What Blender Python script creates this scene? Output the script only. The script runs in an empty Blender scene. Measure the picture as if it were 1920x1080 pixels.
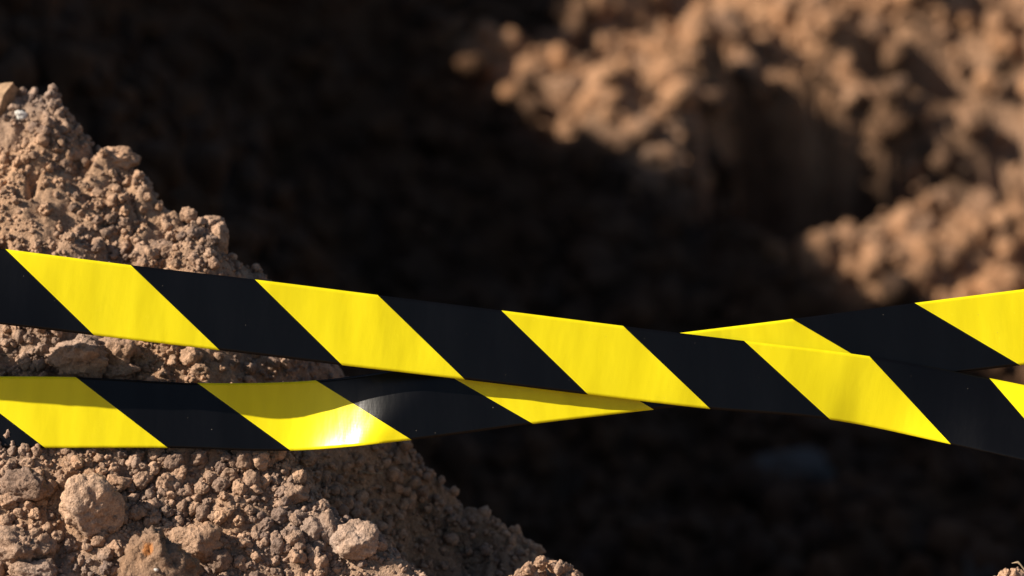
import bpy, math, random
import numpy as np
from mathutils import Vector, Matrix, Euler

# ------------------------------------------------------------------ camera, sky, sun, exposure
SC = bpy.context.scene
COL = SC.collection
R = math.radians
PITCH, CAM_Z, LENS, FOCUS = 14.0, 1.15, 100.0, 1.955
cam_data = bpy.data.cameras.new('camera')
cam = bpy.data.objects.new('camera', cam_data)
COL.objects.link(cam)
cam.location = (0, 0, CAM_Z)
cam.rotation_euler = (R(90 - PITCH), 0, 0)
cam_data.lens = LENS
cam_data.sensor_width = 36
cam_data.clip_start, cam_data.clip_end = 0.05, 2000
cam_data.dof.use_dof = True
cam_data.dof.focus_distance = FOCUS
cam_data.dof.aperture_fstop = 5.2
SC.camera = cam

SUN = Vector((-0.80, -0.199, 0.565)).normalized()          # towards the sun
world = bpy.data.worlds.new('World')
SC.world = world
world.use_nodes = True
wn = world.node_tree
for n in list(wn.nodes):
    wn.nodes.remove(n)
w_out = wn.nodes.new('ShaderNodeOutputWorld')
w_bg = wn.nodes.new('ShaderNodeBackground')
w_sky = wn.nodes.new('ShaderNodeTexSky')
w_sky.sky_type = 'NISHITA'
w_sky.sun_disc = False
w_sky.sun_elevation = math.asin(SUN.z)
w_sky.sun_rotation = math.atan2(SUN.x, SUN.y)
w_bg.inputs['Strength'].default_value = 0.05
wn.links.new(w_sky.outputs[0], w_bg.inputs[0])
wn.links.new(w_bg.outputs[0], w_out.inputs[0])

sun_data = bpy.data.lights.new('sun', 'SUN')
sun_data.energy = 5.0
sun_data.angle = R(0.5)
sun_data.color = (1.0, 0.89, 0.75)
sun = bpy.data.objects.new('sun', sun_data)
COL.objects.link(sun)
sun.rotation_euler = SUN.to_track_quat('Z', 'Y').to_euler()
sun.location = (-6, -2, 6)

SC.view_settings.view_transform = 'Standard'
SC.view_settings.look = 'None'
SC.view_settings.exposure = 0.86
SC.view_settings.gamma = 1.0
SC.view_settings.use_curve_mapping = False
SC.cycles.use_denoising = True
SC.cycles.max_bounces = 6
SC.cycles.diffuse_bounces = 3

# ------------------------------------------------------------------ noise helpers (numpy)
def _h(ix, iy, iz, seed):
    h = (ix.astype(np.int64) * 374761393 + iy.astype(np.int64) * 668265263 + iz * 2147483647 + seed * 1274126177) & 0xFFFFFFFF
    h = ((h ^ (h >> 13)) * 1274126177) & 0xFFFFFFFF
    h = ((h ^ (h >> 16)) * 2246822519) & 0xFFFFFFFF
    return ((h ^ (h >> 15)) & 0xFFFFFF) / float(0x1000000)

def noise2(x, y, seed=0):
    ix, iy = np.floor(x), np.floor(y)
    fx, fy = x - ix, y - iy
    u, v = fx * fx * fx * (fx * (fx * 6 - 15) + 10), fy * fy * fy * (fy * (fy * 6 - 15) + 10)
    def g(dx, dy):
        a = _h(ix + dx, iy + dy, 0, seed) * 2 * np.pi
        return np.cos(a) * (fx - dx) + np.sin(a) * (fy - dy)
    return 1.5 * ((g(0, 0) * (1 - u) + g(1, 0) * u) * (1 - v) + (g(0, 1) * (1 - u) + g(1, 1) * u) * v)

def fbm2(x, y, octs=4, seed=0, gain=0.5):
    s, a, f = 0, 1.0, 1.0
    for o in range(octs):
        s = s + a * noise2(x * f, y * f, seed + o * 17)
        a *= gain
        f *= 2.03
    return s

def cobbles(x, y, seed=0):
    """rounded grains: 0 at the joints, up to 1 on top of a grain"""
    ix, iy = np.floor(x), np.floor(y)
    best = np.zeros_like(x)
    for dx in (-1, 0, 1):
        for dy in (-1, 0, 1):
            cx = ix + dx + _h(ix + dx, iy + dy, 1, seed)
            cy = iy + dy + _h(ix + dx, iy + dy, 2, seed)
            r = 0.35 + 0.55 * _h(ix + dx, iy + dy, 3, seed)
            d2 = ((x - cx) ** 2 + (y - cy) ** 2) / (r * r)
            best = np.maximum(best, r * np.sqrt(np.maximum(0, 1 - d2)))
    return best

def noise3(p, seed=0):
    i = np.floor(p)
    f = p - i
    u = f * f * f * (f * (f * 6 - 15) + 10)
    out = 0
    for dx in (0, 1):
        for dy in (0, 1):
            for dz in (0, 1):
                v = _h(i[:, 0] + dx, i[:, 1] + dy, 0, seed + 7919) if False else _h(i[:, 0] + dx + 131 * (i[:, 2] + dz), i[:, 1] + dy + 57 * (i[:, 2] + dz), 5, seed)
                w = (u[:, 0] if dx else 1 - u[:, 0]) * (u[:, 1] if dy else 1 - u[:, 1]) * (u[:, 2] if dz else 1 - u[:, 2])
                out = out + w * v
    return out * 2 - 1

def smax(a, b, k):
    return 0.5 * (a + b + np.sqrt((a - b) ** 2 + k * k))

def smin(a, b, k):
    return 0.5 * (a + b - np.sqrt((a - b) ** 2 + k * k))

def splus(t, w):
    return w * np.logaddexp(0, t / w)

def sstep(t):
    t = np.clip(t, 0, 1)
    return t * t * (3 - 2 * t)

# ------------------------------------------------------------------ from the lens to places in the pit
SP, CP = math.sin(R(PITCH)), math.cos(R(PITCH))
KPX = 36.0 / LENS / 1920.0
def at(px, py, d):
    """the place seen at a photograph pixel, d metres along the optical axis"""
    h, v = (px - 960) * KPX * d, (540 - py) * KPX * d
    return np.array([h, d * CP + v * SP, CAM_Z - d * SP + v * CP])

def to_px(p):
    x, y, z = p[..., 0], p[..., 1], p[..., 2] - CAM_Z
    d = y * CP - z * SP
    v = y * SP + z * CP
    return 960 + x / d / KPX, 540 - v / d / KPX, d

def hit(px, py, f, d0=1.7, d1=9.0, n=500):
    ds = np.linspace(d0, d1, n)
    P = np.array([at(px, py, d) for d in ds])
    below = P[:, 2] < f(P[:, 0], P[:, 1])
    k = int(np.argmax(below))
    if not below[k]:
        return None
    a, b = (ds[max(k - 1, 0)], ds[k])
    for _ in range(14):
        m = 0.5 * (a + b)
        p = at(px, py, m)
        if p[2] < f(p[0:1], p[1:2])[0]:
            b = m
        else:
            a = m
    return at(px, py, b)

# ------------------------------------------------------------------ terrain shapes
def face(x, y):
    """sunlit face of the near mound, rising away from the camera"""
    f = np.minimum(0.546 + 0.95 * (y - 1.896), 0.645 + 0.70 * (y - 2.0)) - 0.1 * (x + 0.25)
    return f

TURN_PX = [(425, 430), (405, 500), (395, 560), (388, 650), (440, 760), (505, 850), (575, 910), (645, 965), (720, 1015), (790, 1065), (880, 1140)]
_t = np.array([hit(px, py, face, 1.6, 3.0, 200) for px, py in TURN_PX])
_t = _t[np.argsort(_t[:, 1])]
def turned(x, y):
    """the face, with its right end turned away from the sun"""
    xt = np.interp(y, _t[:, 1], _t[:, 0])
    amount = 1.05 * sstep((_t[-1, 1] - 0.01 - y) / 0.05)
    return face(x, y) - amount * splus(x - xt, 0.012)

CREST_PX = [(-200, 80), (0, 186), (50, 196), (110, 222), (160, 275), (212, 335), (268, 375), (368, 425), (396, 475),
            (434, 535), (505, 640), (575, 715), (612, 780), (652, 860), (705, 950), (785, 1020), (880, 1075), (980, 1140)]
_c = np.array([hit(px, py, turned, 1.6, 3.0, 200) for px, py in CREST_PX])
_o = np.argsort(_c[:, 1])
CY, CX = _c[_o, 1], _c[_o, 0]
def crest_x(y):
    x = np.interp(y, CY, CX)
    x = np.where(y < CY[0], CX[0] + (CY[0] - y) * 1.2, x)
    return np.where(y > CY[-1], CX[-1] - (y - CY[-1]) * 1.2, x)

def mound_base(x, y):
    f = turned(x, y)
    f = smin(f, 0.86 - 0.9 * (y - 2.34), 0.03)
    f = smin(f, 0.95 + 0.8 * (x + 1.0), 0.05)
    w = 0.007 + 0.006 * sstep((1.95 - y) / 0.06)
    f = f - 1.15 * splus(x - crest_x(y) - w * 0.4, w)
    bank = 0.437 - 0.9 * np.sqrt((y - 1.83) ** 2 + 0.02 ** 2) - 0.25 * np.maximum(0, x - 0.9) ** 2 - 5 * np.maximum(0, -0.3 - x) ** 2
    for bx, by, br, bh in ((0.022, 1.835, 0.045, 0.052), (0.345, 1.835, 0.045, 0.048)):      # little heaps on the bank
        bank = bank + bh * np.exp(-((x - bx) ** 2 + (y - by) ** 2) / (br * br))
    skirt = 0.438 - 0.8 * np.sqrt((y - 2.05) ** 2 + 0.02 ** 2) - 1.3 * splus(x - 0.025, 0.015) - 0.25 * np.maximum(0, -0.05 - x)
    skirt = skirt + 0.03 * noise2(x * 14 + 0.4, y * 14, 61)
    return smax(smax(f, bank, 0.02), skirt, 0.02)

CREST_H_Y = [1.7, 2.2, 3.0, 3.6, 3.95, 4.08, 4.5, 4.62, 4.8, 4.95, 5.1, 5.25, 5.4, 5.6, 6.5, 8.0, 9.5]
CREST_H_Z = [0.0, 0.6, 1.40, 1.46, 1.44, 1.36, 1.35, 1.28, 1.16, 1.12, 1.15, 1.30, 1.46, 1.74, 1.85, 1.2, 0.0]
def heap(x, y):
    h = np.interp(y, CREST_H_Y, CREST_H_Z)
    return h - 1.25 * np.maximum(0, np.abs(x + 1.4) - 0.04)

# hollows in the far bank: centre, half sizes, depth
HOLLOWS = ((0.79, 5.23, 0.46, 0.20, 0.52), (0.82, 5.58, 0.20, 0.09, 0.28), (0.46, 5.03, 0.14, 0.15, 0.32))
def far_bank(x, y):
    z = -0.25 + 0.36 * splus(y - 4.3, 0.10)
    z = z + 0.07 * np.exp(-(((x - 0.80) / 0.22) ** 2 + ((y - 4.95) / 0.22) ** 2))          # lobe on the right
    z = z + 0.05 * np.exp(-(((x - 0.22) / 0.25) ** 2 + ((y - 5.35) / 0.25) ** 2))
    wob = 0.05 * noise2(x * 9, y * 9, 51) + 0.03 * noise2(x * 22, y * 22, 52)
    rx_ = x + 1.3 * wob - (0.345 + 0.20 * (y - 5.15))                                        # ridge that ends in an overhang above the main hollow
    z = z + 0.17 * np.exp(-(rx_ / np.where(rx_ < 0, 0.16, 0.035)) ** 2) * sstep((y - 5.0) / 0.15) * sstep((5.46 - y) / 0.10)
    for (cx, cy, rx, ry, dep) in HOLLOWS:
        q = np.sqrt(((x - cx) / rx) ** 2 + ((y - cy) / ry) ** 2) + 4 * wob
        z = z - dep * (1 - sstep((q - 0.80) / 0.3))
    z = np.minimum(z, 0.75 + 0.05 * (y - 7))
    z = smin(z, 0.75 - 0.5 * (y - 7.6), 0.1)
    return z

def terrain_base(x, y):
    pit = -0.25 * sstep((y - 1.9) / 0.35) * sstep((x + 3.2) / 0.4) * sstep((2.4 - x) / 0.5)
    pit = np.where(y > 6.5, pit * sstep((9.5 - y) / 2), pit)
    fade = sstep((3.8 - np.abs(x)) / 1.2)
    z = pit
    fb = far_bank(x, y)
    z = np.where(y > 4.0, np.maximum(z, pit * (1 - fade) + fb * fade) * 1.0, z)
    z = np.where((y > 4.0) & (fade > 0.99), np.maximum(fb, np.minimum(pit, fb)), z) if False else z
    z = smax(z, heap(x, y), 0.05)
    return z

def terrain(x, y):
    z = terrain_base(x, y)
    edge = sstep((3.9 - np.abs(x)) / 0.8) * sstep((9.8 - y) / 0.8) * sstep((y - 0.9) / 0.6)
    n = 0.05 * fbm2(x * 2.2, y * 2.2, 3, 11) + 0.06 * fbm2(x * 7, y * 7, 3, 23) + 0.085 * cobbles(x * 8, y * 8, 5) + 0.03 * cobbles(x * 17, y * 17, 9) - 0.03
    z = z + n * edge
    m = mound_base(x, y) - 0.03
    return np.maximum(z, m)
#---END-TERRAIN

def painted_shade(x, y):
    """1 where the soil is painted darker to stand for shade (pit floor, heap, hollows), 0 on the rest of the bank"""
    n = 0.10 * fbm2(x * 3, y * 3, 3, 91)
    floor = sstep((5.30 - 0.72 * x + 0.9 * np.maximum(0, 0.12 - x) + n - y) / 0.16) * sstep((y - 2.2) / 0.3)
    heap_shade = sstep((heap(x, y) - np.where(y > 4, far_bank(x, y), -0.25) + 0.12 + 0.3 * sstep((y - 5.45) / 0.2) + n) / 0.15)
    hollow_shade = 0
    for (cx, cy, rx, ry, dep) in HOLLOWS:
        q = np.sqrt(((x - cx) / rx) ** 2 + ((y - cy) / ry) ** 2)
        hollow_shade = np.maximum(hollow_shade, sstep((1.05 + n - q) / 0.2))
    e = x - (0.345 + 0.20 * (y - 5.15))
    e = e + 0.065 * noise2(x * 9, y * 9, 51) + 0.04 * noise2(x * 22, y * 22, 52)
    hollow_shade = np.maximum(hollow_shade, sstep((e - 0.01) / 0.02) * sstep((0.2 - e) / 0.05) * sstep((y - 4.95) / 0.1) * sstep((5.47 - y) / 0.08))  # ridge side facing the hollow gets the same painted shade
    return np.maximum(np.maximum(floor, heap_shade), hollow_shade)

def mound(x, y):
    z = mound_base(x, y)
    up = sstep((y - 1.96) / 0.08)                                   # crusty upper slope, looser crumbs below
    z = z + 0.010 * fbm2(x * 13, y * 13, 3, 3) * (0.5 + 0.9 * up) + 0.0055 * fbm2(x * 45, y * 45, 4, 8)
    big = cobbles(x * 28 + 0.3 * noise2(x * 40, y * 40, 2), y * 28, 31)
    z = z + (0.003 + 0.011 * up) * big * (0.4 + 0.6 * sstep(0.6 + noise2(x * 9, y * 9, 6)))
    crack = np.abs(noise2(x * 11 + 3, y * 11 + 0.4 * x * 11, 14) + 0.35 * noise2(x * 37, y * 37, 15))
    z = z - 0.016 * up * np.maximum(0, 0.13 - crack) / 0.13                 # dark clefts between slabs of crust
    z = z + 0.016 * up * cobbles(x * 12 + 0.5, y * 12 + 0.25 * noise2(x * 30, y * 30, 4), 33)
    z = z + (0.0022 + 0.001 * up) * cobbles(x * 130, y * 130, 41) + 0.0016 * cobbles(x * 300, y * 300, 43)
    return z

# ------------------------------------------------------------------ object helpers
def link(o, parent=None):
    COL.objects.link(o)
    if parent is not None:
        o.parent = parent
    return o

def tag(o, label=None, cat=None, group=None, kind=None):
    for k, v in (('label', label), ('category', cat), ('group', group), ('kind', kind)):
        if v:
            o[k] = v
    return o

def mesh_np(name, V, F, mat, smooth=True):
    """F: (n,3) or (n,4) int array"""
    me = bpy.data.meshes.new(name)
    n, k = F.shape
    me.vertices.add(len(V))
    me.vertices.foreach_set('co', np.ascontiguousarray(V, np.float32).ravel())
    me.loops.add(n * k)
    me.loops.foreach_set('vertex_index', np.ascontiguousarray(F, np.int32).ravel())
    me.polygons.add(n)
    me.polygons.foreach_set('loop_start', np.arange(0, n * k, k, dtype=np.int32))
    me.polygons.foreach_set('loop_total', np.full(n, k, np.int32))
    if smooth:
        me.polygons.foreach_set('use_smooth', np.ones(n, bool))
    me.update(calc_edges=True)
    if mat:
        me.materials.append(mat)
    return me

def grid_faces(nx, ny):
    i = np.arange(nx * ny).reshape(ny, nx)
    return np.stack([i[:-1, :-1].ravel(), i[:-1, 1:].ravel(), i[1:, 1:].ravel(), i[1:, :-1].ravel()], 1)

def point_attr(me, name, vals):
    a = me.attributes.new(name, 'FLOAT', 'POINT')
    a.data.foreach_set('value', np.ascontiguousarray(vals, np.float32))

# ------------------------------------------------------------------ materials
def dirt_material(name, scale=1.0, tint_attr=False, per_object=False, pale=0.0, shade_tone=False, hue=(1, 1, 1)):
    m = bpy.data.materials.new(name)
    m.use_nodes = True
    nt = m.node_tree
    N, L = nt.nodes, nt.links
    b = N['Principled BSDF']
    b.inputs['Roughness'].default_value = 0.95
    b.inputs['Specular IOR Level'].default_value = 0.12
    geo = N.new('ShaderNodeNewGeometry')
    def noise(sc, det=5, rough=0.6):
        t = N.new('ShaderNodeTexNoise')
        t.inputs['Scale'].default_value = sc
        t.inputs['Detail'].default_value = det
        t.inputs['Roughness'].default_value = rough
        L.new(geo.outputs['Position'], t.inputs['Vector'])
        return t.outputs['Fac']
    def ramp(src, stops):
        r = N.new('ShaderNodeValToRGB')
        while len(r.color_ramp.elements) < len(stops):
            r.color_ramp.elements.new(0.5)
        for e, (p, c) in zip(r.color_ramp.elements, stops):
            e.position = p
            e.color = (*c, 1)
        L.new(src, r.inputs[0])
        return r.outputs[0]
    def mix(fac, a, c, mode='MIX'):
        x = N.new('ShaderNodeMix')
        x.data_type = 'RGBA'
        x.blend_type = mode
        if isinstance(fac, float):
            x.inputs['Factor'].default_value = fac
        else:
            L.new(fac, x.inputs['Factor'])
        for sock, v in ((x.inputs['A'], a), (x.inputs['B'], c)):
            if isinstance(v, tuple):
                sock.default_value = (*v, 1)
            else:
                L.new(v, sock)
        return x.outputs['Result']
    k = 1.16 * (1.0 + pale)
    big = ramp(noise(9 * scale, 3), [(0.36, (0.325 * k, 0.204 * k, 0.127 * k)), (0.55, (0.285 * k, 0.191 * k, 0.132 * k)), (0.68, (0.25 * k, 0.183 * k, 0.142 * k))])
    fine = ramp(noise(120 * scale, 6, 0.7), [(0.30, (0.62, 0.60, 0.58)), (0.52, (1.0, 1.0, 1.0)), (0.72, (1.3, 1.27, 1.22))])
    big = mix(1.0, big, hue, 'MULTIPLY')
    col = mix(1.0, big, fine, 'MULTIPLY')
    grit = ramp(noise(700 * scale, 3, 0.6), [(0.35, (0.78, 0.76, 0.74)), (0.55, (1, 1, 1)), (0.72, (1.25, 1.24, 1.22))])
    col = mix(1.0, col, grit, 'MULTIPLY')
    src = None
    if tint_attr:
        a = N.new('ShaderNodeAttribute')
        a.attribute_name = 'tint'
        src = a.outputs['Fac']
    elif per_object:
        a = N.new('ShaderNodeObjectInfo')
        src = a.outputs['Random']
    if src:
        t = ramp(src, [(0.0, (0.62, 0.63, 0.68)), (0.35, (0.98, 0.96, 0.94)), (0.7, (1.12, 1.06, 1.0)), (1.0, (1.30, 1.25, 1.18))])
        col = mix(1.0, col, t, 'MULTIPLY')
    if shade_tone:                                                           # shade of the pit, heap and hollows painted into the soil colour
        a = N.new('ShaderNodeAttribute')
        a.attribute_name = 'shade_tone'
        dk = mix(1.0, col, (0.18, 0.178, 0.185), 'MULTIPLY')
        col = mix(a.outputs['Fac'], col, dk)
    L.new(col, b.inputs['Base Color'])
    bump = N.new('ShaderNodeBump')
    bump.inputs['Strength'].default_value = 0.9
    bump.inputs['Distance'].default_value = 0.0017 / scale
    L.new(noise(480 * scale, 5, 0.65), bump.inputs['Height'])
    bump2 = N.new('ShaderNodeBump')
    bump2.inputs['Strength'].default_value = 0.8
    bump2.inputs['Distance'].default_value = 0.004 / scale
    L.new(noise(170 * scale, 3, 0.6), bump2.inputs['Height'])
    L.new(bump2.outputs[0], bump.inputs['Normal'])
    L.new(bump.outputs[0], b.inputs['Normal'])
    return m, nt, b, col

M_DIRT = dirt_material('dry_dirt')[0]
M_FAR = dirt_material('soil_with_painted_shade', 0.18, shade_tone=True, hue=(0.96, 0.86, 0.76))[0]
M_CRUMB = dirt_material('dirt_crumbs', 1.0, tint_attr=True, hue=(1.0, 1.045, 1.13))[0]
M_CLOD = dirt_material('dirt_clod', 1.0, per_object=True, hue=(1.02, 1.06, 1.13))[0]
M_FARCLOD = dirt_material('far_clod', 0.3, per_object=True, hue=(0.96, 0.86, 0.76))[0]
M_FARCRUMB = dirt_material('far_crumbs', 0.3, tint_attr=True, shade_tone=True, hue=(0.96, 0.86, 0.76))[0]
M_PALE = dirt_material('pale_clod', 1.0, pale=0.22, hue=(1.0, 1.04, 1.1))[0]

def rusty_material():
    m, nt, b, col = dirt_material('rusty_clod', 1.0, hue=(0.78, 0.74, 0.70))
    N, L = nt.nodes, nt.links
    tc = N.new('ShaderNodeTexCoord')
    v = N.new('ShaderNodeVectorMath'); v.operation = 'DISTANCE'
    v.inputs[1].default_value = RUST_AT
    L.new(tc.outputs['Object'], v.inputs[0])
    n = N.new('ShaderNodeTexNoise'); n.inputs['Scale'].default_value = 160
    L.new(tc.outputs['Object'], n.inputs['Vector'])
    a = N.new('ShaderNodeMath'); a.operation = 'MULTIPLY_ADD'
    L.new(n.outputs['Fac'], a.inputs[0]); a.inputs[1].default_value = 0.012
    L.new(v.outputs['Value'], a.inputs[2])
    r = N.new('ShaderNodeMapRange')
    r.inputs['From Min'].default_value = 0.0115; r.inputs['From Max'].default_value = 0.0075
    L.new(a.outputs[0], r.inputs['Value'])
    x = N.new('ShaderNodeMix'); x.data_type = 'RGBA'
    L.new(r.outputs[0], x.inputs['Factor'])
    L.new(col, x.inputs['A']); x.inputs['B'].default_value = (0.36, 0.15, 0.05, 1)
    L.new(x.outputs['Result'], b.inputs['Base Color'])
    return m

def plain_material(name, rgb, rough=0.8, spec=0.3):
    m = bpy.data.materials.new(name)
    m.use_nodes = True
    nt = m.node_tree
    b = nt.nodes['Principled BSDF']
    b.inputs['Roughness'].default_value = rough
    b.inputs['Specular IOR Level'].default_value = spec
    t = nt.nodes.new('ShaderNodeTexNoise')
    t.inputs['Scale'].default_value = 300
    g = nt.nodes.new('ShaderNodeNewGeometry')
    nt.links.new(g.outputs['Position'], t.inputs['Vector'])
    r = nt.nodes.new('ShaderNodeValToRGB')
    r.color_ramp.elements[0].position = 0.3
    r.color_ramp.elements[0].color = (*[c * 0.7 for c in rgb], 1)
    r.color_ramp.elements[1].position = 0.7
    r.color_ramp.elements[1].color = (*[min(0.9, c * 1.15) for c in rgb], 1)
    nt.links.new(t.outputs['Fac'], r.inputs[0])
    nt.links.new(r.outputs[0], b.inputs['Base Color'])
    return m

M_WHITE = plain_material('white_stone', (0.62, 0.60, 0.56), 0.6)
M_STRAW = plain_material('dry_straw', (0.36, 0.27, 0.17), 0.8)
M_DARKSTRAW = plain_material('dark_rootlet', (0.16, 0.09, 0.05), 0.9)
M_GREYSTONE = plain_material('grey_stone', (0.05, 0.045, 0.042), 0.7, 0.3)
M_CHIP = plain_material('tan_chip', (0.30, 0.20, 0.125), 0.9, 0.1)

def tape_material():
    m = bpy.data.materials.new('barrier_film')
    m.use_nodes = True
    nt = m.node_tree
    N, L = nt.nodes, nt.links
    b = N['Principled BSDF']
    uv = N.new('ShaderNodeUVMap'); uv.uv_map = 'stripe'
    sep = N.new('ShaderNodeSeparateXYZ'); L.new(uv.outputs[0], sep.inputs[0])
    def math_(op, a, c=None, d=None):
        x = N.new('ShaderNodeMath'); x.operation = op
        for i, v in enumerate((a, c, d)):
            if v is None: continue
            if isinstance(v, (int, float)): x.inputs[i].default_value = v
            else: L.new(v, x.inputs[i])
        return x.outputs[0]
    half = math_('MULTIPLY', sep.outputs[0], 0.5)
    fr = math_('FRACT', half)
    black = math_('GREATER_THAN', fr, 0.5)
    def noise(vec, sc, det=3):
        t = N.new('ShaderNodeTexNoise')
        t.inputs['Scale'].default_value = sc
        t.inputs['Detail'].default_value = det
        L.new(vec, t.inputs['Vector'])
        return t.outputs['Fac']
    uv2 = N.new('ShaderNodeUVMap'); uv2.uv_map = 'film'
    mp = N.new('ShaderNodeMapping'); mp.inputs['Scale'].default_value = (1, 0.12, 1)
    L.new(uv2.outputs[0], mp.inputs['Vector'])
    streak = noise(mp.outputs[0], 5.0, 4)
    yr = N.new('ShaderNodeValToRGB')
    yr.color_ramp.elements[0].position = 0.35; yr.color_ramp.elements[0].color = (0.65, 0.555, 0.005, 1)
    yr.color_ramp.elements[1].position = 0.65; yr.color_ramp.elements[1].color = (0.735, 0.635, 0.008, 1)
    L.new(streak, yr.inputs[0])
    mixc = N.new('ShaderNodeMix'); mixc.data_type = 'RGBA'
    L.new(black, mixc.inputs['Factor']); L.new(yr.outputs[0], mixc.inputs['A'])
    mixc.inputs['B'].default_value = (0.002, 0.002, 0.0025, 1)
    # dust specks and faint scuffs
    geo = N.new('ShaderNodeNewGeometry')
    vor = N.new('ShaderNodeTexVoronoi'); vor.inputs['Scale'].default_value = 230
    L.new(geo.outputs['Position'], vor.inputs['Vector'])
    sepc = N.new('ShaderNodeSeparateColor'); L.new(vor.outputs['Color'], sepc.inputs[0])
    rare = math_('GREATER_THAN', sepc.outputs[0], 0.82)
    rad = math_('MULTIPLY', sepc.outputs[1], 0.085)
    near = math_('LESS_THAN', vor.outputs['Distance'], rad)
    speck = math_('MULTIPLY', math_('MULTIPLY', rare, near), 0.35)
    mixd = N.new('ShaderNodeMix'); mixd.data_type = 'RGBA'
    L.new(speck, mixd.inputs['Factor']); L.new(mixc.outputs['Result'], mixd.inputs['A'])
    mixd.inputs['B'].default_value = (0.35, 0.30, 0.24, 1)
    L.new(mixd.outputs['Result'], b.inputs['Base Color'])
    rr = N.new('ShaderNodeMapRange')
    rr.inputs['To Min'].default_value = 0.22; rr.inputs['To Max'].default_value = 0.30
    L.new(noise(geo.outputs['Position'], 60), rr.inputs['Value'])
    L.new(rr.outputs[0], b.inputs['Roughness'])
    b.inputs['Specular IOR Level'].default_value = 0.19
    bump = N.new('ShaderNodeBump')
    bump.inputs['Strength'].default_value = 0.2
    bump.inputs['Distance'].default_value = 0.0008
    mp2 = N.new('ShaderNodeMapping'); mp2.inputs['Scale'].default_value = (1, 0.2, 1)
    L.new(uv2.outputs[0], mp2.inputs['Vector'])
    L.new(noise(mp2.outputs[0], 14.0, 3), bump.inputs['Height'])
    L.new(bump.outputs[0], b.inputs['Normal'])
    return m
M_TAPE = tape_material()

# ------------------------------------------------------------------ the setting
def axis(lo, hi, step):
    return np.linspace(lo, hi, int(round((hi - lo) / step)) + 1)

xs, ys = axis(-4, 4, 0.025), axis(0.7, 10, 0.025)
X, Y = np.meshgrid(xs, ys)
Z = terrain(X, Y)
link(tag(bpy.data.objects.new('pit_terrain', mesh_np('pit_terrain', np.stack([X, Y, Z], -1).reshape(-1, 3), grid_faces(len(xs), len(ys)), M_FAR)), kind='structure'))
point_attr(bpy.data.meshes['pit_terrain'], 'shade_tone', painted_shade(X, Y).ravel())  # where shade is painted into the terrain colour

def outer_ground():
    """level ground all round the dig, out to the horizon; its inner edge lies just under the rim of the pit terrain"""
    x0, x1, y0, y1 = -3.9, 3.9, 0.8, 9.9
    rings = []
    for k, g in enumerate((0, 0.6, 2, 6, 18, 60, 200, 900)):
        ring = []
        a0, a1, b0, b1 = x0 - g, x1 + g, y0 - g, y1 + g
        m = 24
        for t in range(m): ring.append((a0 + (a1 - a0) * t / m, b0))
        for t in range(m): ring.append((a1, b0 + (b1 - b0) * t / m))
        for t in range(m): ring.append((a1 - (a1 - a0) * t / m, b1))
        for t in range(m): ring.append((a0, b1 - (b1 - b0) * t / m))
        ring = np.array(ring)
        z = -0.012 * (k == 0) + 0.05 * fbm2(ring[:, 0] * 0.4, ring[:, 1] * 0.4, 2, 71) * (k > 1)
        rings.append(np.column_stack([ring, z - 0.004]))
    n = len(rings[0])
    V = np.concatenate(rings)
    F = []
    for r in range(len(rings) - 1):
        for t in range(n):
            u = (t + 1) % n
            F.append((r * n + t, (r + 1) * n + t, (r + 1) * n + u, r * n + u))
    return V, np.array(F)
V, F = outer_ground()
link(tag(bpy.data.objects.new('ground', mesh_np('ground', V, F, M_FAR)), kind='structure'))

xs, ys = axis(-0.60, 0.60, 0.0021), axis(1.70, 2.36, 0.0016)
X, Y = np.meshgrid(xs, ys)
Z = mound(X, Y)
e = np.minimum(np.minimum(X + 0.60, 0.60 - X), np.minimum(Y - 1.70, 2.36 - Y))
Z = Z - 0.07 * sstep((0.03 - e) / 0.03)
link(tag(bpy.data.objects.new('mound_surface', mesh_np('mound_surface', np.stack([X, Y, Z], -1).reshape(-1, 3), grid_faces(len(xs), len(ys)), M_DIRT)), kind='structure'))

# ------------------------------------------------------------------ clods
def ico(sub):
    import bmesh
    bm = bmesh.new()
    bmesh.ops.create_icosphere(bm, subdivisions=sub, radius=1.0)
    V = np.array([v.co[:] for v in bm.verts])
    F = np.array([[v.index for v in f.verts] for f in bm.faces])
    bm.free()
    return V, F
ICO = {k: ico(k) for k in (1, 2, 3, 4, 5)}

def clod_shape(sub, seed, angular=0.5, rough=1.0, stretch=(1, 1, 1)):
    V, F = ICO[sub]
    rng = np.random.default_rng(seed)
    r = np.full(len(V), 1.0)
    nrm = rng.normal(size=(9, 3))
    nrm /= np.linalg.norm(nrm, axis=1)[:, None]
    dist = rng.uniform(0.68, 1.0, 9)
    c = V @ nrm.T
    cut = np.where(c > 0.05, dist[None] / np.maximum(c, 0.05), 9).min(1)
    cut = np.minimum(cut, 1.15)
    r = (1 - angular) * r + angular * cut
    r = r + rough * (0.20 * noise3(V * 1.6 + seed * 3.1, seed) + 0.10 * noise3(V * 3.7 + seed, seed + 1))
    if sub >= 3:
        r = r + rough * (0.075 * noise3(V * 8 + seed, seed + 2))
    if sub >= 4:
        r = r + rough * (0.045 * noise3(V * 17 + seed, seed + 3) - 0.06 * np.maximum(0, noise3(V * 6 + seed, seed + 4) - 0.35))
    if sub >= 5:
        r = r + rough * 0.026 * noise3(V * 36 + seed, seed + 5)
    return V * r[:, None] * np.array(stretch), F

def rand_rot(rng):
    q = rng.normal(size=4)
    q /= np.linalg.norm(q)
    w, x, y, z = q
    return np.array([[1 - 2 * (y * y + z * z), 2 * (x * y - z * w), 2 * (x * z + y * w)],
                     [2 * (x * y + z * w), 1 - 2 * (x * x + z * z), 2 * (y * z - x * w)],
                     [2 * (x * z - y * w), 2 * (y * z + x * w), 1 - 2 * (x * x + y * y)]])

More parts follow.
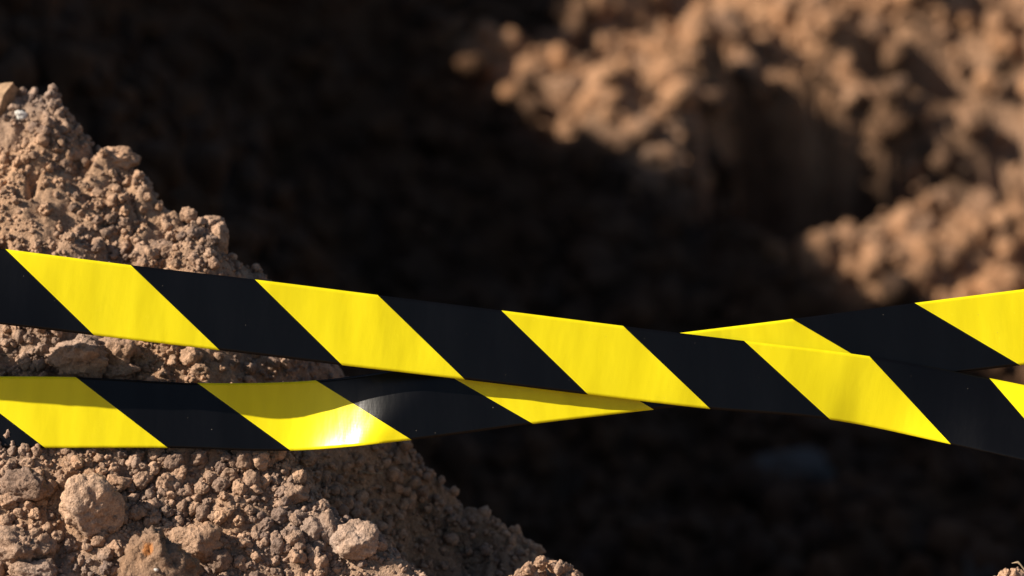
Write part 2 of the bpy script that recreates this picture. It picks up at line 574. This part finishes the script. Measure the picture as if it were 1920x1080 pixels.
def crumbs(name, pts, rad, sub, mat, seed, protos=10, angular=0.6, rough=1.5):
    """uncountable crumbs: one mesh"""
    rng = np.random.default_rng(seed)
    P = [clod_shape(sub, seed * 50 + k, angular, rough)[0] for k in range(protos)]
    F0 = ICO[sub][1]
    nv = len(P[0])
    n = len(pts)
    V = np.empty((n, nv, 3), np.float32)
    for k in range(n):
        s = rad[k] * rng.uniform(0.75, 1.2, 3)
        V[k] = (P[k % protos] * s) @ rand_rot(rng).T + pts[k]
    F = (F0[None] + (np.arange(n) * nv)[:, None, None]).reshape(-1, 3)
    me = mesh_np(name, V.reshape(-1, 3), F, mat, smooth=sub > 2)
    point_attr(me, 'tint', np.repeat(rng.random(n), nv))
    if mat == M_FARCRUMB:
        point_attr(me, 'shade_tone', np.repeat(painted_shade(pts[:, 0], pts[:, 1]), nv))  # crumbs take the painted shade of the soil under them
    return link(tag(bpy.data.objects.new(name, me), kind='stuff'))

rng = np.random.default_rng(5)
def scatter_mound(n, rmin, rmax, power, sink, seed, coarse=False):
    g = np.random.default_rng(seed)
    out_p, out_r = [], []
    while sum(len(a) for a in out_p) < n:
        x = g.uniform(-0.45, 0.30, 6 * n); y = g.uniform(1.78, 2.30, 6 * n)
        z = mound(x, y)
        p = np.stack([x, y, z], -1)
        px, py, d = to_px(p)
        side = x - crest_x(y)
        keep = (px > -150) & (px < 1250) & (py > 60) & (py < 1130)
        keep &= (side < 0.03) | ((side < 0.20) & (g.random(len(x)) < 0.75))
        patch = noise2(x * 22, y * 22, 77)
        keep &= g.random(len(x)) < np.clip(0.75 + 0.9 * patch - 0.30 * sstep((y - 1.99) / 0.06), 0.12, 1)
        if coarse:
            keep &= (y < 1.99) | (side > -0.11) | (g.random(len(x)) < 0.12)
        r = rmin * (1 - g.random(len(x)) * (1 - (rmin / rmax) ** power)) ** (-1 / power)
        p[:, 2] += r * sink
        out_p.append(p[keep]); out_r.append(r[keep])
    return np.concatenate(out_p)[:n], np.concatenate(out_r)[:n]

p, r = scatter_mound(12000, 0.0008, 0.0022, 1.6, 0.45, 1)
crumbs('fine_dirt_crumbs', p, r, 2, M_CRUMB, 3)
p, r = scatter_mound(1400, 0.0022, 0.0048, 1.5, 0.6, 2, True)
crumbs('coarse_dirt_crumbs', p, r, 3, M_CRUMB, 4)

# sparser crumbs where the mound goes on beyond the picture
g = np.random.default_rng(18)
x = g.uniform(-1.0, 0.60, 9000); y = g.uniform(1.55, 2.32, 9000)
z = np.where((np.abs(x) < 0.58) & (y > 1.72), mound(x, y), mound_base(x, y) - 0.022)
px, py, d = to_px(np.stack([x, y, z], -1))
k = ((px < -140) | (px > 1150) | (py > 1120)) & (z > 0.2)
p = np.stack([x, y, z], -1)[k][:3200]
r = 0.0018 * (1 - g.random(len(p)) * (1 - (0.0018 / 0.009) ** 1.5)) ** (-1 / 1.5)
crumbs('outer_dirt_crumbs', p + np.array([0, 0, 0.4]) * r[:, None], r, 2, M_CRUMB, 10)
# the crumbly shaded flank
g = np.random.default_rng(8)
x = g.uniform(-0.30, 0.25, 60000); y = g.uniform(1.76, 2.16, 60000)
e = x - crest_x(y)
k = (e > -0.08) & (e < 0.34) & ((y < 1.98) | (x > -0.12))
x, y = x[k][:5500], y[k][:5500]
r = 0.0014 * (1 - g.random(len(x)) * (1 - (0.0014 / 0.0052) ** 1.5)) ** (-1 / 1.5)
p = np.stack([x, y, mound(x, y)], -1) + np.array([0.4, -0.2, 0.4]) * r[:, None]
crumbs('flank_dirt_crumbs', p, r, 2, M_CRUMB, 9)

def scatter_far(n, rmin, rmax, seed):
    g = np.random.default_rng(seed)
    out_p, out_r = [], []
    while sum(len(a) for a in out_p) < n:
        x = g.uniform(-1.6, 2.0, 4 * n); y = g.uniform(2.5, 6.6, 4 * n)
        z = terrain(x, y)
        p = np.stack([x, y, z], -1)
        px, py, d = to_px(p)
        keep = ((px > -100) & (px < 2020) & (py > -100) & (py < 1180)) | ((px > -900) & (px < 2800) & (py > -250) & (py < 1300) & (g.random(len(x)) < 0.35))
        r = rmin * (1 - g.random(len(x)) * (1 - (rmin / rmax) ** 1.7)) ** (-1 / 1.7)
        p[:, 2] += r * 0.35
        out_p.append(p[keep]); out_r.append(r[keep])
    return np.concatenate(out_p)[:n], np.concatenate(out_r)[:n]
p, r = scatter_far(13000, 0.005, 0.012, 13)
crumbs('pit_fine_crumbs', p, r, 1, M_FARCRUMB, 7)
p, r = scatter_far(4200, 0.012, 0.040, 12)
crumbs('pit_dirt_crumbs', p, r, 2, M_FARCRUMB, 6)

# protos for the countable clods (shared meshes)
CLODS = [mesh_np('soil_clod', *clod_shape(4, 300 + k, 0.5 + 0.4 * (k % 3) / 2, 1.5), M_CLOD) for k in range(12)]
FARCLODS = [mesh_np('soil_clod', *clod_shape(3, 400 + k, 0.4, 1.2), M_FARCLOD) for k in range(8)]

def put_clod(mesh, p, r, label, group, g, squash=(0.75, 1.2)):
    o = bpy.data.objects.new('soil_clod', mesh)
    o.location = p
    o.scale = [r * v for v in g.uniform(*squash, 3)]
    o.rotation_euler = g.uniform(0, 6.28, 3)
    tag(o, label, 'clod', group)
    return link(o)

# small clods one can count: collected first, described once every landmark is known
SMALL = []          # (object, group, zone, px, py)
g = np.random.default_rng(21)
def a_top(px):
    return np.interp(px, [10, 245, 478, 708], [467, 497, 524, 553])
def a_low(px):
    return np.interp(px, [0, 177, 412, 642], [609, 629, 657, 685])
zones = [
    (120, 'below', (0, 640, 852, 1080), (9, 20), 'small clods below the lower tape'),
    (22, 'between', (0, 600, 615, 706), (7, 13), 'small clods between the two tapes'),
    (56, 'above', (0, 470, 190, 520), (6, 12), 'small clods above the upper tape'),
]
for n, zone, (x0, x1, y0, y1), (r0, r1), group in zones:
    made = 0
    taken = []
    while made < n:
        px, py = g.uniform(x0, x1), g.uniform(y0, y1)
        if zone == 'above' and (py > a_top(px) - 8 or (px < 200 and g.random() < 0.5)):
            continue
        if zone == 'below' and px < 200 and py < 870:
            continue
        if zone == 'between' and py < a_low(px) + 8:
            continue
        p = hit(px, py, mound, 1.75, 2.45, 60)
        if p is None or p[0] - crest_x(p[1:2])[0] > (0.02 if zone == 'above' else 0.05):
            continue
        rp = r0 * (1 - g.random() * (1 - (r0 / r1) ** 2)) ** -0.5
        if any((px - a) ** 2 + (py - b) ** 2 < (0.8 * (rp + c)) ** 2 for a, b, c in taken):
            continue
        taken.append((px, py, rp))
        rr = rp * KPX * to_px(p)[2]
        o = put_clod(CLODS[made % 12], p + np.array([0, -0.35, 0.6]) * rr, rr, None, group, g)
        SMALL.append((o, group, zone, px, py))
        made += 1

# the clods and stones that stand out, one by one: px, py, half width, half height (photograph pixels), seed, angular, rough, name, category, label
ROCKS = [
    (168, 955, 52, 62, 7, 0.85, 0.8, 'dirt_clod', 'clod', 'large pale flat-faced dirt clod standing left of the big rust-flecked clod'),
    (372, 1020, 48, 38, 3, 0.9, 0.9, 'dirt_clod', 'clod', 'angular brown clod just right of the big rust-flecked clod'),
    (667, 1014, 40, 36, 9, 0.7, 0.9, 'dirt_clod', 'clod', 'bright angular clod furthest right in the sunlit loose dirt below the tapes'),
    (460, 864, 18, 24, 14, 0.4, 1.2, 'dirt_clod', 'clod', 'upright pitted clod touching the bottom edge of the lower tape'),
    (473, 904, 19, 21, 15, 0.6, 1.1, 'dirt_clod', 'clod', 'rounded clod directly below the upright pitted clod'),
    (550, 925, 28, 19, 16, 0.4, 1.5, 'dirt_clod', 'clod', 'flattened rough clod at the edge of the shade below the lower tape'),
    (587, 995, 22, 24, 17, 0.7, 1.0, 'dirt_clod', 'clod', 'tilted lit clod of a touching pair left of the bright angular clod'),
    (615, 990, 18, 30, 18, 0.5, 1.2, 'dirt_clod', 'clod', 'shadowed clod of a touching pair left of the bright angular clod'),
    (40, 1030, 48, 44, 19, 0.6, 1.3, 'dirt_clod', 'clod', 'big lumpy brown clod at the lower left corner of the picture'),
    (66, 1074, 44, 24, 20, 0.5, 1.0, 'dirt_clod', 'clod', 'smooth topped clod cut by the bottom edge near the left corner'),
    (45, 915, 46, 36, 22, 0.6, 1.2, 'dirt_clod', 'clod', 'half buried dark faced clod at the left edge below the lower tape'),
    (150, 672, 56, 40, 23, 0.6, 1.3, 'dirt_clod', 'clod', 'widest craggy clod on the strip between the two tapes'),
    (218, 660, 34, 32, 24, 0.7, 1.2, 'dirt_clod', 'clod', 'shadowed clod right of the widest craggy clod between the tapes'),
    (222, 696, 34, 16, 25, 0.6, 1.2, 'dirt_clod', 'clod', 'low flat clod on the top edge of the lower tape between the tapes'),
    (358, 669, 22, 21, 26, 0.3, 1.1, 'dirt_clod', 'clod', 'round pitted clod under the bottom edge of the upper tape'),
    (374, 696, 17, 14, 27, 0.5, 1.3, 'dirt_clod', 'clod', 'small lit clod below the round pitted clod between the tapes'),
    (506, 684, 24, 18, 28, 0.8, 0.9, 'dirt_clod', 'clod', 'pointed half lit clod alone in the shaded end between the tapes'),
    (550, 684, 15, 13, 29, 0.4, 0.9, 'dirt_clod', 'clod', 'smooth shaded clod right of the pointed half lit clod between the tapes'),
    (312, 467, 29, 19, 30, 0.85, 0.9, 'dirt_clod', 'clod', 'blocky tan clod on the ridge just above the upper tape'),
    (276, 480, 22, 22, 33, 0.7, 1.1, 'dirt_clod', 'clod', 'brown clod tucked left under the blocky tan clod above the upper tape'),
    (366, 468, 15, 24, 34, 0.8, 1.0, 'dirt_clod', 'clod', 'tall wedge shaped clod right of the blocky tan clod on the ridge'),
    (335, 488, 12, 14, 35, 0.5, 1.0, 'dirt_clod', 'clod', 'small rounded clod in the shade between blocky and wedge shaped clods'),
    (370, 500, 17, 10, 36, 0.3, 0.7, 'dirt_clod', 'clod', 'dark oval clod lying along the upper edge of the upper tape'),
    (398, 420, 20, 16, 37, 0.5, 1.4, 'dirt_clod', 'clod', 'knobbly clod on the skyline at the right end of the ridge'),
    (353, 402, 17, 13, 38, 0.5, 1.4, 'dirt_clod', 'clod', 'knobbly clod on the skyline left of the ridge end'),
    (408, 452, 20, 34, 39, 0.6, 1.0, 'dirt_clod', 'clod', 'upright crumbling clod forming the steep right end of the ridge'),
    (314, 426, 11, 11, 40, 0.6, 0.8, 'dirt_clod', 'clod', 'smooth pale clod above the blocky tan clod on the ridge'),
    (222, 300, 42, 24, 41, 0.7, 1.0, 'dirt_clod', 'clod', 'overhanging ledge of hard dirt jutting from the ridge skyline'),
    (250, 866, 14, 13, 42, 0.4, 1.0, 'dirt_clod', 'clod', 'dark rounded clod close below the black stripe of the lower tape'),
    (324, 866, 19, 18, 43, 0.4, 1.2, 'dirt_clod', 'clod', 'round lit clod below the lower tape left of the upright pitted clod'),
    (287, 878, 14, 12, 44, 0.6, 1.1, 'dirt_clod', 'clod', 'oblong clod between the dark rounded clod and the round lit clod'),
    (230, 959, 20, 15, 45, 0.5, 1.0, 'dirt_clod', 'clod', 'rounded clod right beside the large pale flat-faced clod'),
    (414, 912, 16, 17, 46, 0.6, 1.1, 'dirt_clod', 'clod', 'brown clod left of the rounded clod under the upright pitted clod'),
    (410, 1050, 22, 26, 47, 0.7, 1.0, 'dirt_clod', 'clod', 'shadowed upright clod at the bottom edge right of the angular clod'),
    (516, 1016, 15, 17, 48, 0.6, 1.1, 'dirt_clod', 'clod', 'blocky clod in the middle of the loose dirt left of the touching pair'),
    (380, 963, 14, 16, 49, 0.3, 1.2, 'dirt_clod', 'clod', 'grey rounded clod above the angular clod in the loose dirt'),
    (525, 968, 16, 15, 50, 0.3, 1.4, 'dirt_clod', 'clod', 'round pitted clod below the flattened rough clod'),
    (600, 1060, 16, 18, 51, 0.4, 1.3, 'dirt_clod', 'clod', 'lit knobbly clod at the bottom edge below the touching pair'),
]
for (px, py, hw, hh, seed, ang, rough, name, cat, label) in ROCKS:
    big = max(hw, hh) > 38
    p = hit(px, py + hh * 0.35, mound_base, 1.7, 2.45, 80)
    drop = 0
    while p is None and drop < 90:                       # on the skyline: take the depth of the crest just below
        drop += 5
        p = hit(px - drop * 0.5, py + hh * 0.35 + drop, mound_base, 1.7, 2.45, 80)
    d = to_px(p)[2]
    s = KPX * d
    V, F = clod_shape(5 if big else 4, seed, ang, rough)
    V = V * np.array([hw, 0.85 * (hw + hh) / 2, hh])[None] * s / np.percentile(np.abs(V), 96)
    o = bpy.data.objects.new(name, mesh_np(name, V, F, M_PALE if seed in (7, 9) else M_CLOD))
    c = at(px, py, d - 0.22 * s * (hw + hh))
    o.location = c
    o.rotation_euler = (R(-PITCH * 0.6), 0, 0)
    link(tag(o, label, cat))

# the big nearest clod with a rust patch and a white fleck
d = 1.905
s = KPX * d
V, F = clod_shape(5, 64, 0.9, 1.7)
V = V / np.percentile(np.abs(V), 96)
V[:, 2] = np.where(V[:, 2] > 0.8, 0.8 + 0.45 * (V[:, 2] - 0.8), V[:, 2])
V = V * (1.0 - 0.38 * np.clip((V[:, 2:3] + 0.2), 0, 0.9) * np.array([1, 1, 0])[None])      # narrows to its top
V = V * np.array([82, 66, 82])[None] * s
k = np.argmin(np.abs(V[:, 0] + 0.001) + np.abs(V[:, 2] - 0.016) + 0.5 * (V[:, 1] + 0.05))
RUST_AT = tuple(float(v) for v in V[k])
o = bpy.data.objects.new('dirt_clod', mesh_np('dirt_clod', V, F, rusty_material()))
o.location = at(288, 1058, d)
link(tag(o, 'biggest nearest brown clod with a rusty orange patch at the bottom edge', 'clod'))
k = np.argmin(np.abs(V[:, 0] - 0.005) + np.abs(V[:, 2] - 0.006) + 0.5 * (V[:, 1] + 0.05))
Vf, Ff = clod_shape(2, 65, 0.7, 0.8)
f = bpy.data.objects.new('white_fleck', mesh_np('white_fleck', Vf * np.array([0.0017, 0.001, 0.0012]), Ff, M_WHITE))
f.location = V[k]
link(f, o)

def stone(name, px, py, hw, hh, seed, ang, rough, mat, label, cat, surf, lift=0.3, sub=4):
    p = hit(px, py + hh * 0.3, surf, 1.7, 7.0, 300)
    d = to_px(p)[2]
    s = KPX * d
    V, F = clod_shape(sub, seed, ang, rough)
    V = V * np.array([hw, 0.8 * (hw + hh) / 2, hh])[None] * s / np.percentile(np.abs(V), 96)
    o = bpy.data.objects.new(name, mesh_np(name, V, F, mat))
    o.location = at(px, py, d - lift * s * hh)
    return link(tag(o, label, cat))

stone('pebble', 39, 216, 11, 9, 81, 0.6, 0.7, M_WHITE, 'tiny white pebble near the top left of the sunlit mound', 'pebble', mound)
stone('pebble', 393, 832 + 120, 0.1, 0.1, 82, 0.6, 0.7, M_WHITE, 'x', 'pebble', mound) if False else None
stone('stone', 293, 300, 26, 34, 83, 0.5, 0.7, M_GREYSTONE, 'blurred pale stone in the shade behind the ridge of the mound', 'stone', terrain)
stone('stone', 1490, 880, 75, 34, 84, 0.6, 0.8, M_GREYSTONE, 'blurred grey stone in the dark pit below the crossing tapes', 'stone', terrain)
stone('stone', 1835, 1068, 42, 36, 85, 0.5, 0.7, M_GREYSTONE, 'blurred bluish stone in the pit at the lower right corner', 'stone', terrain)

# tilted hard chip at the upper left edge: a thick wedge with a flat sunlit face
import bmesh
def chip():
    p = hit(6, 205, mound, 1.8, 2.4, 80)
    d = to_px(p)[2]
    pts = [(-26, 158), (24, 154), (4, 180), (-30, 212), (22, 160), (40, 178), (34, 208), (-8, 226)]
    dep = [0.016, 0.0, 0.0, 0.018, 0.002, 0.022, 0.020, 0.004]
    V = np.array([at(a, b, d - 0.008 + e) for (a, b), e in zip(pts, dep)])
    back = V + np.array([0.004, 0.02, -0.012])
    bm = bmesh.new()
    for v in np.concatenate([V, back]):
        bm.verts.new(v)
    bmesh.ops.convex_hull(bm, input=bm.verts)
    bmesh.ops.subdivide_edges(bm, edges=bm.edges[:], cuts=3, use_grid_fill=True)
    for v in bm.verts:
        q = np.array([v.co[:]]) * 130
        v.co += Vector((noise3(q, 1)[0], noise3(q, 2)[0], noise3(q, 3)[0])) * 0.0009
    bmesh.ops.recalc_face_normals(bm, faces=bm.faces[:])
    me = bpy.data.meshes.new('dirt_chip')
    bm.to_mesh(me)
    bm.free()
    me.materials.append(M_CHIP)
    return link(tag(bpy.data.objects.new('dirt_chip', me), 'flat faced tan chip standing at the top left end of the mound', 'chip'))
chip()

# clusters peeking over the bottom edge
g = np.random.default_rng(77)
for (px, py, w, h, n, zone, group) in (
        (1022, 1078, 62, 36, 46, 'heap', 'clods of the knobbly heap at the bottom edge'),
        (1900, 1086, 34, 22, 22, 'corner', 'clods of the small heap in the lower right corner')):
    d = 1.925
    for k in range(n):
        t = g.uniform(-1, 1)
        top = h * (1 - abs(t) ** 1.6)
        if px < 1500 and t < -0.25:
            top *= 0.75
        yy = py + 14 - g.uniform(0.1, 1.0) * (top + 8)
        rr = g.uniform(6, 15) * KPX * d
        o = put_clod(CLODS[k % 12], at(px + t * w, yy, d + g.uniform(-0.006, 0.012)), rr, None, group, g)
        SMALL.append((o, group, zone, px + t * w, yy))

# clods on the far bank
far_zones = [
    (34, 'upper', (960, 1900, 0, 330), (14, 30), 'clods on the upper sunlit patch'),
    (26, 'right', (1540, 1920, 330, 560), (14, 30), 'clods on the right hand sunlit patch'),
]
for n, zone, (x0, x1, y0, y1), (r0, r1), group in far_zones:
    for k in range(n):
        px, py = g.uniform(x0, x1), g.uniform(y0, y1)
        p = hit(px, py, terrain, 2.6, 8, 200)
        if p is None or painted_shade(p[0:1], p[1:2])[0] > 0.3 or min(
                ((p[0] - a) / c) ** 2 + ((p[1] - b) / e) ** 2 for a, b, c, e, _ in HOLLOWS) < 1.1:
            continue
        rr = r0 * (1 - g.random() * (1 - (r0 / r1) ** 2)) ** -0.5 * KPX * to_px(p)[2]
        o = put_clod(FARCLODS[k % 8], p + np.array([0, 0, 0.4]) * rr, rr, None, group, g)
        SMALL.append((o, group, zone, px, py))

# say of each small clod where it lies from the nearest landmark, nearest first
LANDMARKS = {
    'below': [(168, 955, 'the large pale flat-faced clod'), (288, 1030, 'the big rust-flecked clod'), (372, 1020, 'the angular clod beside the rust-flecked one'),
              (667, 1014, 'the bright angular clod'), (460, 864, 'the upright pitted clod'), (550, 925, 'the flattened rough clod'), (600, 995, 'the touching pair of clods'),
              (40, 1030, 'the big lumpy corner clod'), (45, 915, 'the half buried clod at the left edge'), (324, 866, 'the round lit clod by the tape'),
              (516, 1016, 'the blocky middle clod'), (380, 963, 'the grey rounded clod')],
    'between': [(150, 672, 'the widest craggy clod between the tapes'), (358, 669, 'the round pitted clod between the tapes'), (506, 684, 'the pointed half lit clod between the tapes')],
    'above': [(312, 467, 'the blocky tan clod on the ridge'), (398, 420, 'the knobbly skyline clod at the ridge end'), (222, 302, 'the overhanging dirt ledge'),
              (39, 216, 'the tiny white pebble'), (100, 440, 'the left half of the upper yellow stripe')],
    'heap': [(1050, 1066, 'the middle of the bottom edge heap'), (985, 1072, 'the left flank of the bottom edge heap')],
    'corner': [(1900, 1075, 'the middle of the lower right corner heap')],
    'upper': [(940, 185, 'the left tip of the upper sunlit patch'), (1290, 340, 'the lowest tongue of the upper sunlit patch'), (1600, 60, 'the top of the far bank'),
              (1480, 240, 'the dark hollow in the far bank'), (1850, 100, 'the far top right corner')],
    'right': [(1560, 400, 'the left end of the right sunlit patch'), (1800, 350, 'the top of the right sunlit patch'), (1720, 540, 'the foot of the right sunlit patch')],
}
ORD = ['nearest', 'second', 'third', 'fourth', 'fifth', 'sixth', 'seventh', 'eighth', 'ninth', 'tenth', 'eleventh', 'twelfth', 'thirteenth', 'fourteenth', 'fifteenth', 'sixteenth']
KINDS = {'below': 'small sunlit clod', 'between': 'small clod', 'above': 'small tan clod', 'heap': 'tiny lit clod', 'corner': 'tiny lit clod',
         'upper': 'blurred orange clod', 'right': 'blurred tan clod'}
by = {}
for o, group, zone, px, py in SMALL:
    dist, lx, ly, what = min(((px - a) ** 2 + (py - b) ** 2, a, b, c) for a, b, c in LANDMARKS[zone])
    dx, dy = px - lx, py - ly
    way = ('right of' if dx > 0 else 'left of') if abs(dx) > abs(dy) else ('above' if dy < 0 else 'below')
    by.setdefault((zone, way, what), []).append((dist, o))
for (zone, way, what), rows in by.items():
    rows.sort(key=lambda r: r[0])
    for k, (_, o) in enumerate(rows):
        o['label'] = '%s %s %s %s' % (ORD[min(k, 15)], KINDS[zone], way, what)

# ------------------------------------------------------------------ barrier tapes
def spline(s, S, P):
    """Catmull-Rom through control values P at S (uniform), linear beyond"""
    S, P = np.asarray(S, float), np.asarray(P, float)
    k = np.clip(np.floor(s - S[0]).astype(int), 0, len(S) - 2)
    t = s - S[0] - k
    p1, p2 = P[k], P[k + 1]
    p0 = np.where(k > 0, P[np.maximum(k - 1, 0)], 2 * p1 - p2)
    p3 = np.where(k < len(S) - 2, P[np.minimum(k + 2, len(S) - 1)], 2 * p2 - p1)
    c = 0.5 * (2 * p1 + (p2 - p0) * t + (2 * p0 - 5 * p1 + 4 * p2 - p3) * t ** 2 + (3 * p1 - p0 - 3 * p2 + p3) * t ** 3)
    lin = p1 + (p2 - p1) * t
    return np.where((t < 0) | (t > 1), lin, c)

def tape(name, S, T, B, depth, label, s0, s1, thick=0.00012, seed=0):
    T, B = np.array(T, float), np.array(B, float)
    per, nv = 40, 25
    s = np.linspace(s0, s1, int((s1 - s0) * per) + 1)
    v = np.linspace(0, 1, nv)
    tx, ty = spline(s, S, T[:, 0]), spline(s, S, T[:, 1])
    bx, by = spline(s, S, B[:, 0]), spline(s, S, B[:, 1])
    PX = tx[:, None] * (1 - v) + bx[:, None] * v
    PY = ty[:, None] * (1 - v) + by[:, None] * v
    D = depth(PX, PY, s[:, None] + 0 * v, v[None] + 0 * s[:, None])
    D = D + 0.0007 * noise2(PX / 75 + 9 * seed, PY / 200, 60 + seed) + 0.00022 * noise2(PX / 22, PY / 130, 63 + seed) * sstep(0.4 + noise2(PX / 130, PY / 300, 66 + seed))
    h, w = (PX - 960) * KPX * D, (540 - PY) * KPX * D
    P = np.stack([h, D * CP + w * SP, CAM_Z - D * SP + w * CP], -1)
    du = np.gradient(P, axis=0); dv = np.gradient(P, axis=1)
    N = np.cross(du, dv)
    N /= np.linalg.norm(N, axis=-1)[..., None]
    ns = len(s)
    front, back = P.reshape(-1, 3), (P - N * thick * np.sign((N * np.array([0, -CP, SP])).sum(-1).mean())).reshape(-1, 3)
    V = np.concatenate([front, back])
    F = grid_faces(nv, ns)
    n = len(front)
    i = np.arange(n).reshape(ns, nv)
    def strip(a):
        return np.stack([a[:-1], a[1:], a[1:] + n, a[:-1] + n], 1)
    F = np.concatenate([F, F[:, ::-1] + n, strip(i[:, 0]), strip(i[::-1, -1]), strip(i[0, ::-1]), strip(i[-1, :])])
    me = mesh_np(name, V, F, M_TAPE)
    sv = np.tile(np.repeat(s, nv), 2)
    vv = np.tile(np.tile(v, ns), 2)
    idx = F.ravel()
    for uvname, U, W in (('stripe', sv, vv), ('film', sv + 0.8 * vv + seed * 3.7, vv)):
        layer = me.uv_layers.new(name=uvname)
        layer.data.foreach_set('uv', np.stack([U[idx], W[idx]], 1).astype(np.float32).ravel())
    # keep rims crisp
    fl = np.ones(len(F), bool)
    fl[2 * (nv - 1) * (ns - 1):] = False
    me.polygons.foreach_set('use_smooth', fl)
    bm = bmesh.new(); bm.from_mesh(me)
    bmesh.ops.recalc_face_normals(bm, faces=bm.faces[:])
    bm.to_mesh(me); bm.free()
    return link(tag(bpy.data.objects.new(name, me), label, 'barrier tape', 'lengths of barrier tape across the pit'))

A_T = [(10, 467), (245, 497), (478, 524), (708, 553), (940, 582), (1168, 611), (1395, 639), (1630, 668), (1855, 709), (2085, 756)]
A_B = [(177, 629), (412, 657), (642, 685), (872, 712), (1103, 740), (1332, 767), (1557, 787), (1783, 833), (2005, 882), (2230, 932)]
def depth_a(px, py, s, v):
    tilt = 0.004 + 0.012 * sstep((150 - px) / 300) + 0.024 * sstep((px - 1660) / 230)
    d = 1.950 + tilt * (0.5 - v)
    d = d + 0.0035 * sstep((px - 1500) / 120) * v * (1 - sstep((px - 1620) / 160))
    d = d - 0.017 * sstep((px - 1700 - 60 * v) / 300)
    return d
tape('barrier_tape', list(range(10)), A_T, A_B, depth_a, 'yellow and black striped tape in front, sloping down to the right across the whole picture', -9, 17, seed=1)

B_T = [(-90, 706), (142, 707), (370, 718), (592, 713), (807, 684), (1035, 654), (1260, 626), (1485, 598), (1715, 568), (1945, 539)]
B_B = [(85, 840), (315, 840), (545, 845), (772, 825), (1000, 795), (1226, 768), (1452, 741), (1682, 713), (1913, 685), (2140, 657)]
def depth_b(px, py, s, v):
    b = 860 - 150 * v
    t = sstep((px - 512) / (b - 512))
    tilt = 0.006 * (1 - t) - 0.002 * t
    d = 1.984 + 0.004 * sstep((150 - px) / 300) + tilt * (0.5 - v)
    d = d * (1 - t) + (1.9565 + 0.004 * (0.5 - v)) * t
    d = d + 0.00025 * noise2((px - 630) / (14 + 26 * (1 - v)), v * 1.5, 88) * np.exp(-((px - 650) / 90) ** 2)     # fine puckers at the fold
    return d + 0.004 * sstep((px - 1300) / 500)
tape('barrier_tape', list(range(10)), B_T, B_B, depth_b, 'yellow and black striped tape behind, folded at left and rising to the right edge', -9, 17, seed=2)

# ------------------------------------------------------------------ twigs and rootlets
def twig(name, pts, rad, mat, label, cat):
    pts = np.array(pts, float)
    n = len(pts)
    V, F = [], []
    for k in range(n):
        t = pts[min(k + 1, n - 1)] - pts[max(k - 1, 0)]
        t /= np.linalg.norm(t)
        a = np.cross(t, (0.3, 0.5, 0.8)); a /= np.linalg.norm(a)
        b = np.cross(t, a)
        r = rad[k] if hasattr(rad, '__len__') else rad
        for q in range(6):
            c = q * math.pi / 3
            V.append(pts[k] + r * (math.cos(c) * a + math.sin(c) * b))
    for k in range(n - 1):
        for q in range(6):
            u = (q + 1) % 6
            F.append((k * 6 + q, k * 6 + u, (k + 1) * 6 + u, (k + 1) * 6 + q))
    me = mesh_np(name, np.array(V), np.array(F), mat)
    bm = bmesh.new(); bm.from_mesh(me)
    bmesh.ops.holes_fill(bm, edges=[e for e in bm.edges if e.is_boundary], sides=8)
    bmesh.ops.recalc_face_normals(bm, faces=bm.faces[:])
    bm.to_mesh(me); bm.free()
    return link(tag(bpy.data.objects.new(name, me), label, cat))

d = 1.925
twig('twig', [at(1897, 1056, d), at(1903, 1055, d), at(1908, 1054, d), at(1914, 1059, d), at(1920, 1067, d), at(1928, 1080, d), at(1934, 1096, d)],
     [0.0002, 0.0005, 0.0009, 0.0006, 0.0006, 0.0007, 0.0006], M_STRAW, 'pale dry twig tip above the small heap in the lower right corner', 'twig')
p = hit(690, 885, mound, 1.75, 2.4, 80)
d = to_px(p)[2] - 0.004
twig('rootlet', [at(662, 882, d), at(678, 884, d), at(692, 888, d), at(704, 888, d), at(718, 887, d)], 0.0004, M_STRAW,
     'thin dry rootlet lying on the shaded side of the mound under the lower tape', 'rootlet')
